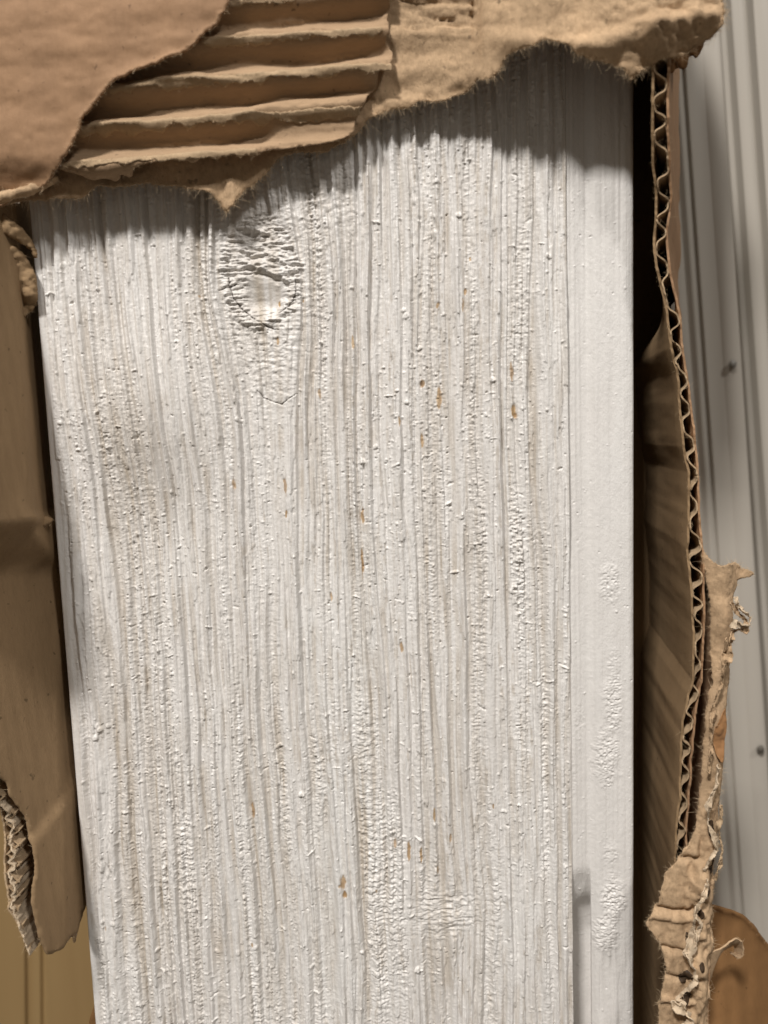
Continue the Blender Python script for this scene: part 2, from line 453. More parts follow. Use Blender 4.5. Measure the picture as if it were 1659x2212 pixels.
    # bare spots where paint has missed: (u, v, width, height) in picture units
    spots = [(1104, 803, 9, 34), (1110, 888, 12, 36), (948, 858, 12, 46), (912, 830, 9, 20), (912, 950, 6, 34), (862, 910, 6, 24), (783, 1115, 8, 40),
             (783, 1215, 6, 60), (945, 660, 8, 14), (1000, 660, 6, 26), (1005, 630, 6, 14), (690, 850, 7, 26), (616, 1050, 8, 40), (505, 1045, 8, 26), (762, 740, 7, 30), (600, 735, 6, 18),
             (868, 1398, 7, 26), (546, 1752, 9, 44), (938, 1760, 6, 34), (973, 1810, 7, 24), (884, 1838, 9, 46), (910, 1845, 6, 40), (854, 1822, 7, 22), (946, 1880, 5, 16),
             (740, 1905, 14, 34), (744, 1930, 13, 16), (812, 1926, 5, 10), (618, 1110, 6, 20), (716, 1290, 5, 30), (545, 2040, 4, 14), (228, 2005, 4, 16), (1065, 1740, 4, 14),
             (655, 650, 4, 7), (602, 655, 5, 11), (430, 640, 4, 8), (1015, 560, 4, 8)]
    for (u, v, w, hh) in spots:
        a, b = bp(u, v); a += 0; w *= .0926 * .58; hh *= .0926 * .6
        q = np.sqrt(((X - a - .25 * w * N(Z / .9, 0, 90)) / w) ** 2 + ((Z - b) / hh) ** 2) + .45 * fbm(X / .35, Z / 1.1, 91 + int(u) % 7, 3)
        mk = (1 - sst(.6, .95, q)) * (.72 + .28 * ((int(u) * 7 + int(v)) % 10) / 9.); wear = np.maximum(wear, mk); h -= .16 * mk
    # thin streaks of raw tan showing through the soft grain, with valley shade painted in
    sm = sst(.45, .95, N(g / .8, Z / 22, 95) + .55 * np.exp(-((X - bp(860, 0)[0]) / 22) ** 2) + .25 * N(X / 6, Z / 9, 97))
    valley_shade = sst(.05, .55, -n2_ + .35 * N(g / .4, Z / 8, 130)) * sst(-.7, .3, N(X / 9, Z / 26, 131) + .5 * N(X / 2, Z / 4, 132))  # thin-paint tone, deepened as painted shade in the ridge valleys
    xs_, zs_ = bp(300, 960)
    soft_patch = np.exp(-((X - xs_ - .25 * (zs_ - Z)) / 8.5) ** 2 - ((Z - zs_) / 16) ** 2) * (.75 + .35 * fbm(X / .8, Z / 6, 133, 3))  # soft darker patch, slanting, on the left of the face
    stain_shade = np.maximum(.55 * sm * sst(-.15, .5, fbm(X / .4, Z / 2.2, 96, 4)) * (X < LIP), (X < LIP) * (.24 * sst(.0, .6, .8 * soft - .35 + .5 * N(g / 1.0, Z / 40, 98)) * sst(-.6, .4, N(X / 14, Z / 34, 99) + .3 * N(X / 2, Z / 3, 100)) + .22 * sst(.15, .6, N(g / .45, Z / 12, 94)) + .44 * valley_shade + .42 * soft_patch))  # grain stain combined with the shade tone painted along the valleys
    # ---- smooth milled strip on the right and the eased left edge
    face = 1 - sst(LIP - .15, LIP + .10, X)
    left = sst(XL + .9, XL + 2.6, X + .35 * N(X * 0, Z / 9, 101))
    x1 = bp(1283, 1100)[0]; x2 = bp(1338, 1100)[0]
    sm_tex = .06 * N(X / .5, Z / 40, 102) + .03 * N(X / .25, Z / 16, 103) + .03 * fbm(X / .5, Z / .7, 104, 4) + .10 * N(X / 2.2, Z / 30, 108) + .05 * N(X / 1.1, Z / 5, 109)
    prof = -.55 - .85 * sst(LIP, x1 - .6, X) + .95 * sst(x1 - 1.0, x1 + .9, X) + .12 * sst(x1 + 1, x2, X)
    prof += .35 * N(X / 6, Z / 60, 106) * .4
    xd0 = bp(1236, 2000)[0]; xd1 = bp(1277, 2000)[0]
    zz = bp(1250, 1905)[1]
    dq = sst(-3, 17, zz - Z + .8 * N(X / 3, Z / 5, 107)) 
    deep = dq * sst(xd0 - .05, xd0 + .3, X) * (1 - sst(xd1 - .0, xd1 + .35, X))
    prof -= 7 * deep
    patch = np.zeros_like(h)
    for (u, v, w, hh, am) in ((1318, 1258, 24, 62, .8), (1325, 1440, 20, 50, .45), (1325, 1520, 26, 90, .9), (1312, 1640, 34, 70, 1), (1322, 1850, 18, 36, .5), (1325, 1945, 32, 70, 1.2), (1310, 2020, 36, 50, 1.1), (1255, 1560, 16, 60, .35), (1240, 1680, 10, 60, .3)):
        a, b = bp(u, v); q = np.sqrt(((X - a) / (w * .0926)) ** 2 + ((Z - b) / (hh * .0926)) ** 2) + .35 * fbm(X / 1.6, Z / 1.6, 110, 3)
        patch = np.maximum(patch, am * (1 - sst(.35, 1.15, q)))
    orange = np.abs(fbm(X / .8, Z / .6, 111, 3))
    prof += patch * (.24 * (1 - 2.2 * orange) + .04)
    wr = sst(0, 12, bp(0, 2060)[1] - Z)
    prof += wr * (X > x1 + .8) * .22 * np.tanh(2 * N(X / .8 + .4 * N(X, Z / 6, 120), Z / 12, 113))
    prof += sm_tex
    stamp(prof, 1300, .10, .30, .09, 1, (X > LIP + .4) * (.4 + .6 * sst(-.2, .5, N(X / 3, Z / 12, 115))), 56)
    stamp(prof, 300, .12, .26, -.14, 1, (X > LIP + .4) * 1.0, 57)
    left_prof = .04 * N(X / .5, Z / 22, 121) + .03 * fbm(X / .8, Z / 1.6, 122, 3)
    hf = h * left + left_prof * (1 - left)
    hh = hf * face + prof * (1 - face)
    hh += .18 * np.exp(-((X - LIP + .35) / .28) ** 2) * (.6 + .4 * N(X * 0, Z / 6, 123))
    # rounded arrises
    dL = X - XL; R = .55; hh -= np.where(dL < R, R - np.sqrt(np.maximum(R * R - (R - dL) ** 2, 0)), 0)
    dR = XR - X; R = 1.5; hh -= np.where(dR < R, R - np.sqrt(np.maximum(R * R - (R - dR) ** 2, 0)), 0) * .9
    # one light smoothing pass, like brushed paint
    k = hh.copy(); k[1:-1, 1:-1] = (hh[1:-1, 1:-1] * 4 + (hh[:-2, 1:-1] + hh[2:, 1:-1] + hh[1:-1, :-2] + hh[1:-1, 2:]) * 1.0) / 8
    return k, wear, stain_shade, crack, 7 * deep * sst(xd0 + 1.6, xd1, X) * .34
hgt, wear, stain_shade, crack, under = board_height()

board = thing('painted_board', 'rough sawn white painted board with knots standing inside the torn cardboard box', 'wooden board', (0, 0, ZB))
def board_part(name, j0, j1):
    Xa, Za, Ha = X[:, j0:j1], Z[:, j0:j1], hgt[:, j0:j1]
    n, m = Xa.shape
    V = np.stack([Xa + under[:, j0:j1], -Ha, Za], -1).reshape(-1, 3)
    o = mesh_obj(name, V, grid_faces(n, m)[:, ::-1], M_paint, board)
    for nm, A in (('wear', wear), ('stain_shade', stain_shade), ('crack', crack)):
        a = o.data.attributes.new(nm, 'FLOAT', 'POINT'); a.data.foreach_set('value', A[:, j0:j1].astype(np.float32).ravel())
    return o
jl = int((LIP + .1 - xs[0]) / STEP)
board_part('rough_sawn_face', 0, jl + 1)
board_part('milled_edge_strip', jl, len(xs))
def boxmesh(x0, x1, y0, y1, z0, z1):
    V = np.array([(x, y, z) for x in (x0, x1) for y in (y0, y1) for z in (z0, z1)], float)
    Fq = np.array([(0, 1, 3, 2), (4, 6, 7, 5), (0, 4, 5, 1), (2, 3, 7, 6), (0, 2, 6, 4), (1, 5, 7, 3)])
    return V, Fq
# sides, back and ends join the face along its rim
xr = xs[-1]
Vs = []; Fs = []
zz = zs; nz = len(zz)
sideL = np.stack([np.stack([np.full(nz, xs[0]), -hgt[:, 0], zz], -1), np.stack([np.full(nz, xs[0]), np.full(nz, 18.), zz], -1)], 1)
sideR = np.stack([np.stack([np.full(nz, xr), -hgt[:, -1], zz], -1), np.stack([np.full(nz, xr), np.full(nz, 18.), zz], -1)], 1)
V = np.concatenate([sideL.reshape(-1, 3), sideR.reshape(-1, 3)]); f = np.concatenate([grid_faces(nz, 2), grid_faces(nz, 2, nz * 2)[:, ::-1]])
nb = len(V)
f = np.vstack([f, [[1, nz * 2 - 1, nz * 4 - 1, nz * 2 + 1]]])
mesh_obj('board_sides', V, f, M_paint, board, smooth=False)

# ------------------------------------------------------------------ cardboard box
box = thing('cardboard_box', 'torn brown corrugated cardboard box around the white board', 'cardboard box', (0, 30, ZB))

# front panel, inner liner: fluffy torn paper, closest to the board on the left, standing off on the right
C_out = [(-90, -90), (1562, -90), (1566, 15), (1556, 58), (1530, 88), (1500, 100), (1478, 120), (1440, 122), (1410, 140), (1385, 152), (1366, 170), (1348, 150), (1335, 138), (1305, 132), (1270, 126), (1243, 118), (1222, 100), (1200, 90),
         (1178, 92), (1150, 108), (1112, 114), (1090, 128), (1075, 155), (1052, 172), (1030, 172), (1012, 190), (965, 212), (920, 210), (880, 228), (835, 240), (800, 256), (775, 285), (745, 305), (700, 328), (640, 328), (596, 345), (575, 372), (548, 398), (520, 422), (503, 452), (490, 463),
         (478, 440), (462, 420), (425, 408), (372, 402), (320, 396), (265, 404), (215, 402), (175, 430), (130, 428), (60, 436), (10, 440), (-90, 446)]
ol = rough_line(C_out, 3.2, 4.0, 201)
def y_inner(u, v):
    y = np.interp(u, [0, 430, 560, 640, 820, 900, 1000, 1060, 1120, 1560], [-4.6, -4.6, -3.6, -3.0, -3.4, -4.6, -6.2, -8.5, -11.0, -12.0])
    return y - 1.6 * sst(1250, 1420, u) * sst(140, 20, v) - 1.5 * sst(300, 0, v) * sst(900, 500, u)
def emb_inner(u, v, d):
    P = at(u, v, y_inner(u, v))
    w = .55 * fbm(u / 70, v / 55, 301, 4) + .22 * fbm(u / 16, v / 14, 302, 3) * (1 + .8 * sst(30, 0, d))
    R = sst(830, 900, u)
    # creases and the bright fold on the right
    w = w - R * 1.6 * np.exp(-((v - (70 + 40 * np.sin((u - 1000) / 130.0))) / 26) ** 2) * sst(1020, 1150, u)
    w = w + R * 1.5 * np.exp(-((u - 1032) / 9) ** 2) * sst(190, 60, v) + .9 * R * sst(1032, 1022, u)
    w = w - 2.4 * sst(1340, 1420, u) * sst(1470, 1415, u) * sst(0, 75, v) * sst(150, 85, v) + .5 * np.tanh(3 * fbm(u / 34, v / 18, 306, 3)) * sst(1330, 1400, u)
    w = w + 1.2 * sst(24, 0, d) * R * (.4 + .6 * N(u / 30, v / 30, 303))
    w = w + .45 * np.tanh(3 * fbm(u / 60, v / 12, 304, 3)) * sst(95, 55, v) * R * sst(1040, 1020, u)
    # flattened flutes show faintly
    ph = (v + .083 * (u - 500) - 24) / 79.0
    w = w - .35 * np.cos(ph * 2 * np.pi) * sst(1050, 900, u) * sst(830, 850, u)
    # lip under the flutes and the hanging triangle
    w = w - 1.5 * np.exp(-((v - 418) / 14) ** 2) * sst(520, 440, u) * (.6 + .6 * N(u / 40, 0, 305)) * sst(150, 260, u)
    w = w - 1.0 * np.exp(-((u - 500 - (v - 400) * .1) / 14) ** 2) * sst(370, 400, v)
    P[..., 1] += w
    return P
cdt_sheet('inner_liner', ol, emb_inner, .32, M_inner, box, res=5.5, fuzz=34, fuzz_len=1.05, fmat=M_fib, seed=3, th_edge=.22)

B_out = [(380, -90), (870, -90), (848, -20), (836, 42), (842, 79), (832, 92), (847, 112), (846, 143), (818, 164), (812, 190), (795, 205), (790, 233), (776, 245), (768, 262), (764, 286), (745, 300), (718, 312), (655, 322), (582, 332), (555, 345), (520, 342), (476, 344),
         (445, 350), (423, 362), (398, 352), (370, 354), (335, 362), (301, 370), (285, 385), (268, 380), (254, 392), (228, 386), (201, 390), (165, 378), (132, 372), (60, 380), (20, 300), (120, 150)]
ol = rough_line(B_out, 3.2, 2.2, 211)
def emb_flute(u, v, d):
    P = at(u, v, y_inner(u, v) - 1.3)
    ph = (v + .083 * (u - 500) - 22 + 8 * N(u / 130, v / 60, 311) + 2.0 * N(u / 30, v / 40, 312)) / 79.0
    fr = ph - np.floor(ph + .5)                       # 0 at crest
    c = np.cos(fr * 2 * np.pi)
    prof = np.tanh(c * 1.15) / np.tanh(1.15) + .35 * np.exp(-(fr / .055) ** 2) * (.5 + .5 * N(u / 45, np.floor(ph + .5) * 3, 313))
    am = 1.3 * (1 - .72 * sst(745, 800, u) * sst(210, 290, v)) * (1 - .35 * sst(790, 845, u))
    am = am * (1 + .35 * N(u / 90, np.floor(ph + .5) * 2.7, 316)); am = am * (1 - .5 * sst(560, 600, u) * sst(255, 275, v))
    w = -am * (prof + .2) - .7
    w = w + .35 * np.exp(-((fr + .10) / .05) ** 2) * np.tanh(2 * N(u / 22, v / 9, 314))
    w = w + .10 * fbm(u / 20, v / 10, 315, 3)
    w = w - .6 * np.exp(-((u - 330) / 50) ** 2) * np.exp(-((v - 205) / 10) ** 2)
    P[..., 1] += w
    return P
cdt_sheet('fluting', ol, emb_flute, .22, M_flute, box, res=4.2, fuzz=3.2, fuzz_len=.6, fmat=M_fib, seed=4)
# ragged scraps of liner glued along the crests
rng = np.random.RandomState(8)
for k, (ua, va, ub, vb, hh) in enumerate(((440, 105, 826, 80, 15), (235, 202, 845, 156, 19), (175, 290, 780, 246, 18), (140, 366, 560, 336, 13), (500, 22, 640, 8, 14))):
    top = [(ua + (ub - ua) * t, va + (vb - va) * t - hh * .5 + 2 * N(np.array(t * 9), 0, 400 + k)) for t in np.linspace(0, 1, 14)]
    bot = [(ua + (ub - ua) * t, va + (vb - va) * t + hh * (.25 + .75 * (_hash(np.array([int(t * 40)]), np.array([k]), 9)[0]))) for t in np.linspace(1, 0, 34)]
    ol = rough_line(top + bot, 3, 2.8, 410 + k)
    def emb_crest(u, v, d, va=va, vb=vb, ua=ua, ub=ub):
        P = emb_flute(u, v, d); P[..., 1] -= .15 + .10 * np.exp(-d / 4) * (v > va + (vb - va) * (u - ua) / (ub - ua) + 3)
        return P
    s, *_ = cdt_sheet('glued_liner_strip', ol, emb_crest, .14, M_edge, box, res=4, fuzz=2.2, fuzz_len=.5, fmat=M_fib, seed=20 + k)

A_out = [(-90, -90), (512, -90), (497, 0), (488, 22), (470, 52), (445, 68), (425, 92), (408, 108), (380, 118), (345, 138), (300, 152), (262, 172), (240, 184), (226, 205), (200, 232), (182, 256), (170, 290), (160, 308), (146, 330), (130, 352), (116, 372), (104, 392), (84, 404), (50, 410), (20, 420), (0, 432), (-20, 440), (-90, 445)]
ol = rough_line(A_out, 3.2, 3.2, 221)
def emb_outer(u, v, d):
    P = at(u, v, y_inner(u, v) - 4.9 + 1.6 * sst(330, 420, v))
    w = .5 * fbm(u / 160, v / 110, 321, 4) + .13 * fbm(u / 30, v / 16, 322, 4) + .07 * np.cos((v + .083 * u) / 79.0 * 2 * np.pi)
    w = w - 1.0 * np.exp(-d / 10) * (.5 + .8 * N(u / 45, v / 45, 323)) * (v > 30)
    w = w + 1.6 * sst(300, 430, v) * sst(200, 40, u) + 1.4 * sst(395, 430, v)
    P[..., 1] += w
    return P
cdt_sheet('outer_liner', ol, emb_outer, .42, M_outer, box, res=6, fuzz=26, fuzz_len=.6, fmat=M_fib, seed=6)

# a rolled, fluffed rim along the lowest left corner of the outer liner
rim = [(-60, 425), (10, 415), (60, 402), (95, 388), (112, 376), (128, 380), (118, 396), (90, 412), (60, 424), (30, 430), (8, 438), (-60, 448)]
def emb_rim(u, v, d):
    P = at(u, v, y_inner(u, v) - 2.2); P[..., 1] += -1.0 * np.sqrt(np.clip(d / 14, 0, 1)) + .5 * fbm(u / 14, v / 10, 331, 3); return P
cdt_sheet('frayed_rim', rough_line(rim, 3, 2.5, 223), emb_rim, .3, M_inner, box, res=4, fuzz=9, fuzz_len=.9, fmat=M_fib, seed=7)

# ---- right wall: inner liner, fluting and outer liner seen on the cut edge
inn = np.array([(1409, -900), (1409, 131), (1409, 219), (1410, 355), (1419, 423), (1414, 492), (1413, 546), (1423, 601), (1435, 642), (1443, 690), (1449, 749), (1463, 803), (1470, 884), (1476, 965), (1487, 1019), (1489, 1094), (1484, 1181), (1492, 1255), (1497, 1341), (1499, 1368), (1498, 1470), (1487, 1503), (1476, 1556), (1471, 1628), (1469, 1724), (1460, 1795), (1459, 1850), (1462, 2000), (1462, 3000)], float)
out = np.array([(1444, -900), (1443, 131), (1442, 273), (1450, 423), (1440, 505), (1447, 587), (1463, 655), (1471, 700), (1475, 760), (1487, 829), (1494, 893), (1505, 981), (1510, 1110), (1520, 1206), (1521, 1368), (1518, 1412), (1515, 1472), (1501, 1544), (1494, 1628), (1488, 1724), (1482, 1807), (1484, 1900), (1490, 3000)], float)
vv = np.concatenate([np.arange(-900, -60, 20.0), np.arange(-60, 3000, 3.0)])
ui = np.interp(vv, inn[:, 1], inn[:, 0]) + 1.0 * N(vv / 24, 0, 501); uo = np.interp(vv, out[:, 1], out[:, 0]) + 1.0 * N(vv / 20, 0, 502)
def wall_grid(u, v, y0, lean, depth, nd=16, jag=.5, seed=0, power=1):
    P0 = at(u, v, y0)
    t = np.linspace(0, 1, nd) ** 1.5
    G = np.repeat(P0[:, None, :], nd, 1)
    G[..., 1] += t[None] * depth
    G[..., 0] += lean[:, None] * depth * t[None] ** power
    G[:, 0, 1] += jag * fbm(v / 30, v * 0, seed, 4)
    G[..., 0] += .25 * fbm(v[:, None] / 60 + 0 * t[None], t[None] * 3 + 0 * v[:, None], seed + 5, 3) * sst(0, .1, t)[None]
    return G
lean_i = .17 + .27 * sst(760, 600, vv)
def yfront(v): return -4.5 - 6.3 * sst(520, 170, v)
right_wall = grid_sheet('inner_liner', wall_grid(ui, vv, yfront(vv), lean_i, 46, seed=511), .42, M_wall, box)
lean_o = lean_i + .0 
# the outer face bows out past the cut edge near the top
grid_sheet('outer_liner', wall_grid(uo, vv, yfront(vv) + .3, lean_o, 46, seed=521), .40, M_outer, box)
# wave
v2 = np.arange(90, 1840, 1.6)
pitch = np.interp(v2, [90, 650, 760, 1300, 1500, 1840], [84, 84, 70, 66, 62, 60])
ph = np.cumsum(1.6 / pitch) * 2 * np.pi + 1.2 + 1.3 * N(v2 / 75, 0, 531)
a = np.tanh(2.6 * np.sin(ph) + .5 * N(v2 / 37, 0, 534)) * (.94 + .06 * N(v2 / 25, 0, 532))
u_i = np.interp(v2, inn[:, 1], inn[:, 0]) + 2.5; u_o = np.interp(v2, out[:, 1], out[:, 0]) - 2.5
uw = (u_i + u_o) / 2 + a * (u_o - u_i) / 2 + .8 * N(v2 / 10, 0, 533)
vw = v2 + np.sin(2 * ph) * 3.5
lean_w = (np.interp(v2, vv, lean_i) + np.interp(v2, vv, lean_o)) / 2
G = wall_grid(uw, vw, yfront(vw) - .1, lean_w, 30, seed=541, jag=.8)
grid_sheet('fluting', G, .26, M_edge, box)
# paper fibres along the cut
rng = np.random.RandomState(77)
for Gx, dens in ((wall_grid(ui, vv, yfront(vv), lean_i, 46, seed=511), .9), (wall_grid(uo, vv, yfront(vv) + .3, lean_o, 46, seed=521), 1.1), (G, 1.0)):
    b = Gx[:, 0]; n = len(b); o_ = np.tile([[0., -1, 0]], (n, 1)) + rng.normal(0, .8, (n, 3)) * [1, .3, .6]; o_ /= np.linalg.norm(o_, axis=1, keepdims=True)
    hairs('torn_fibres', b, o_, np.full(n, .3), dens * 2.0, .8, M_fib, right_wall, rng, rad=.02)

# brown dangling shred at the top right corner, behind the flap
cdt_sheet('torn_shred', rough_line([(1438, 60), (1530, 60), (1512, 118), (1502, 128), (1498, 118), (1488, 122), (1482, 148), (1474, 150), (1466, 146), (1458, 150), (1452, 158), (1440, 156)], 3, 2, 231),
          lambda u, v, d: at(u, v, -5.2 + .6 * fbm(u / 15, v / 15, 341, 3)), .3, M_dark, box, res=5, seed=9, fuzz=3, fuzz_len=.7, fmat=M_dark)

# ---- left wall with its own torn end
XW = -68.6
Lo = [(60, -700), (60, 440), (-260, 446), (-260, 1600), (-60, 1660), (0, 1690), (6, 1722), (24, 1742), (45, 1775), (47, 1820), (49, 1872), (44, 1920), (42, 1956), (50, 1998), (60, 2030), (74, 2066), (92, 2058), (112, 2050), (127, 2030), (134, 2018), (139, 2040), (146, 2012), (160, 1985), (176, 1940), (192, 1905), (215, 1890), (240, 1860), (252, -700)]
def at_wall(u, v, X0, k=.55):                  # side wall that opens outwards in front of its fold
    P = at_x(u, v, X0)
    Y0 = at_x(28. + 95 * sst(1100, 1250, v) + 0 * u, v, X0)[..., 1]
    r = ray(u, v); t = (X0 - k * Y0 - k * D) / (r[..., 0] - k * r[..., 1])
    Q = CAM + r * t[..., None]
    return np.where((P[..., 1] < Y0)[..., None], Q, P)
def emb_left(u, v, d, X0=XW):
    P = at_wall(u, v, X0)
    w = .5 * fbm(P[..., 1] / 30, P[..., 2] / 55, 351, 3)
    zc = P[..., 2]
    z1 = at_x(np.array(60.), np.array(1130.), X0)[2]; z2 = at_x(np.array(60.), np.array(1785.), X0)[2]
    w = w + 1.0 * sst(z1 + 1.2, z1 - 1.5, zc + .10 * P[..., 1]) * 1.0 + .5 * np.exp(-((zc + .10 * P[..., 1] - z1) / 1.3) ** 2)
    w = w + .7 * sst(z2 + 1, z2 - 1, zc - .5 * P[..., 1]) - .3
    w = w + .14 * fbm(P[..., 1] / 4, P[..., 2] / 8, 352, 4) + .5 * np.tanh(3 * fbm(P[..., 1] / 9, P[..., 2] / 14, 353, 3)) * np.exp(-((zc - z1 + 6) / 12) ** 2) - np.clip(P[..., 1] - 2, -22, 30) * (.06 + .20 * sst(z1 - 1, z1 + 1.5, zc))
    P[..., 0] += w + .05 * np.cos(P[..., 1] * 2.6)
    return P
ol = rough_line(Lo, 4, 3.0, 241)
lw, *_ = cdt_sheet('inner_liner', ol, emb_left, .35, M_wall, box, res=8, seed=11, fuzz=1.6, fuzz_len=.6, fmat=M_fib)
# outer liner and the fluting crushed between them along the torn end
vt = np.arange(1640, 2060, 1.2)
ie = np.interp(vt, [1640, 1690, 1742, 1775, 1872, 1956, 1998, 2066], [-60, 0, 22, 44, 48, 42, 48, 72]); oe = np.interp(vt, [1640, 1712, 1750, 1790, 1886, 1965, 2000, 2066], [-100, -24, 2, 10, 11, 20, 42, 68])
Yt = at_wall(ie + 2, vt, XW)[:, 1] - .3 + .6 * fbm(vt / 20, vt * 0, 553, 3)
def deep_grid(u, v, depth, spread, sd, nd=10):
    P0 = at(u, v, Yt); G = np.repeat(P0[:, None, :], nd, 1); t = np.linspace(0, 1, nd)[None] ** 1.3
    G[..., 1] += t * depth; G[..., 0] += spread * fbm(v[:, None] / 18 + 0 * t, t * 3 + 0 * v[:, None], sd, 3) * sst(0, .25, t) - .3 * depth * .05 * t
    return G
grid_sheet('outer_liner', deep_grid(oe + 3 * fbm(vt / 14, vt * 0, 561, 3), vt, 22, .5, 562), .35, M_edge, box)
pt = np.cumsum(1.2 / (40 + 12 * N(vt / 40, 0, 551))) * 2 * np.pi
uw = (ie + oe) / 2 + .42 * (ie - oe) * np.tanh(1.6 * np.sin(pt)) + 2.5 * N(vt / 12, 0, 552)
G = deep_grid(uw, vt + 5 * np.sin(2 * pt), 12, .6, 563, 8)
fl = grid_sheet('fluting', G, .32, M_edge, box)
uw2 = (ie + oe) / 2 + .30 * (ie - oe) * np.tanh(2 * fbm(vt / 13, vt * 0, 565, 3)); G2 = deep_grid(uw2, vt, 6, .7, 566, 6); G2[:, 0, 1] -= .6
grid_sheet('crushed_fluting', G2, .3, M_pale, box)
for g_ in (G, G2): hairs('torn_fibres', g_[:, 0], np.tile([[0., -1, 0]], (len(G), 1)), np.full(len(G), .15), 8, .8, M_fib, fl, np.random.RandomState(3), rad=.026)
# crumpled scraps in the upper left corner
for k, (pl, y0, mt) in enumerate((([(-60, 1128), (10, 1132), (50, 1126), (70, 1122), (82, 1128), (78, 1138), (66, 1142), (50, 1150), (22, 1166), (8, 1190), (-12, 1170), (-60, 1160)], -7.0, M_wall), (([(-60, 452), (10, 462), (34, 486), (52, 510), (64, 545), (60, 552), (48, 528), (24, 512), (0, 500), (-60, 480)]), -5, M_wall),
                             (([(-60, 500), (18, 516), (40, 545), (62, 585), (66, 640), (50, 668), (22, 700), (10, 690), (34, 655), (20, 610), (-20, 590), (-60, 580)]), -4, M_wall))):
    def emb_s(u, v, d, y0=y0, k=k):
        P = at(u, v, y0 + 1.8 * fbm(u / 26, v / 30, 361 + k, 4)); P[..., 1] += (2.5 if k else 6.0) * sst(0, 60 if k else 100, u) + .6 * np.exp(-d / 4); return P
    cdt_sheet('torn_scrap', rough_line(pl, 3, 3, 243 + k), emb_s, .3, mt, box, res=4, seed=13 + k, fuzz=3, fuzz_len=.7, fmat=M_fib)
# stub of the left wall showing at the very bottom
cdt_sheet('torn_stub', rough_line([(203, 2175), (196, 2192), (190, 2225), (188, 2330), (280, 2330), (280, 2150), (215, 2150)], 3, 2, 246), lambda u, v, d: at(u, v, 6 + .5 * fbm(u / 20, v / 20, 365, 2)), .5, M_dark, box, res=6, seed=15)

# back of the box
far = wall_grid(ui, vv, yfront(vv), lean_i, 46, seed=511)[::6, -1] - np.array([.3, 1.0, 0])
t = np.linspace(0, 1, 12)[None, :, None]
lft = far.copy(); lft[:, 0] = XW + 2; lft[:, 1] = 41
grid_sheet('back_panel', far[:, None] * (1 - t) + lft[:, None] * t, .6, M_wall, box)
ft = far[0]; tp = np.array([[[ft[0] * (1 - a) + (XW - 3) * a, -9 + b * 52, ft[2] - 2 - 0 * a] for a in np.linspace(0, 1, 12)] for b in np.linspace(0, 1, 8)])
grid_sheet('top_light_block', tp, 3.5, M_outer, box)  # unseen closure, added to keep light out of the box interior
vu = np.linspace(-900, -15, 22)
uu = np.linspace(-420, 1600, 24)
UU, VV = np.meshgrid(uu, vu)
G = at(UU, VV, y_inner(UU, 300 + 0 * VV) + 2.4 + .2 * fbm(UU / 200, VV / 200, 395, 2))
grid_sheet('front_panel', G[::-1], 3.5, M_outer, box)
# the front panel carries on above the picture
# ---- peeled outer layer on the right (front corner of the box)
E_out = [(1521, 1186), (1534, 1208), (1550, 1222), (1575, 1216), (1600, 1219), (1612, 1232), (1630, 1236), (1642, 1246), (1622, 1253), (1606, 1256), (1600, 1275), (1586, 1292), (1582, 1310), (1586, 1350), (1576, 1378), (1572, 1420), (1574, 1462), (1566, 1510), (1562, 1560), (1560, 1620), (1556, 1690), (1553, 1745), (1556, 1790),
         (1556, 1826), (1564, 1836), (1553, 1858), (1550, 1910), (1548, 1960), (1546, 2040), (1540, 2120), (1534, 2212), (1530, 2330), (1425, 2330), (1422, 2230), (1424, 2160), (1432, 2128), (1440, 2105), (1436, 2070), (1428, 2040), (1412, 2018), (1396, 1998), (1402, 1978), (1424, 1958), (1428, 1925), (1440, 1886), (1462, 1862), (1474, 1850), (1474, 1838), (1492, 1820), (1506, 1790), (1512, 1750),
         (1516, 1690), (1520, 1640), (1524, 1580), (1528, 1530), (1533, 1500), (1538, 1480), (1538, 1400), (1536, 1300), (1530, 1240), (1522, 1206)]
ol = rough_line(E_out, 3.0, 2.4, 251)
def emb_peel(u, v, d):
    y = -7.5 + 2.0 * sst(1800, 1300, v)
    P = at(u, v, y)
    w = .5 * fbm(u / 30, v / 45, 371, 4) + .15 * fbm(u / 9, v / 9, 372, 3)
    xf = np.interp(v, [1200, 1400, 1800, 1900, 2330], [1560, 1562, 1530, 1512, 1500])
    # rolls back at its right edge, a soft ridge down the middle
    w = w - 1.5 * np.exp(-((u - xf) / 16) ** 2) * (.7 + .5 * N(v / 40, 0, 373)) + 2.2 * sst(xf + 10, xf + 45, u)
    w = w + 1.5 * sst(xf - 12, xf - 40, u) * sst(1820, 1760, v)
    # horizontal creases of the fluting at the bottom
    for vc, am in ((1852, .8), (1968, 1.0), (1985, -.7), (2052, .9), (2110, 1.0), (2160, -.8)):
        w = w + am * np.exp(-((v - vc - .1 * (u - 1470) + 3 * N(u / 14, 0, 374)) / 6) ** 2) * sst(xf + 5, xf - 15, u)
    w = w + sst(1780, 1850, v) * .9 * np.tanh(3 * fbm(u / 22, v / 36, 375, 3)) * sst(xf - 45, xf - 15, u)
    P[..., 1] += w
    return P
peel, *_ = cdt_sheet('peeled_corner', ol, emb_peel, .34, M_inner, box, res=3.4, seed=17, fuzz=22, fuzz_len=.7, fmat=M_fib)
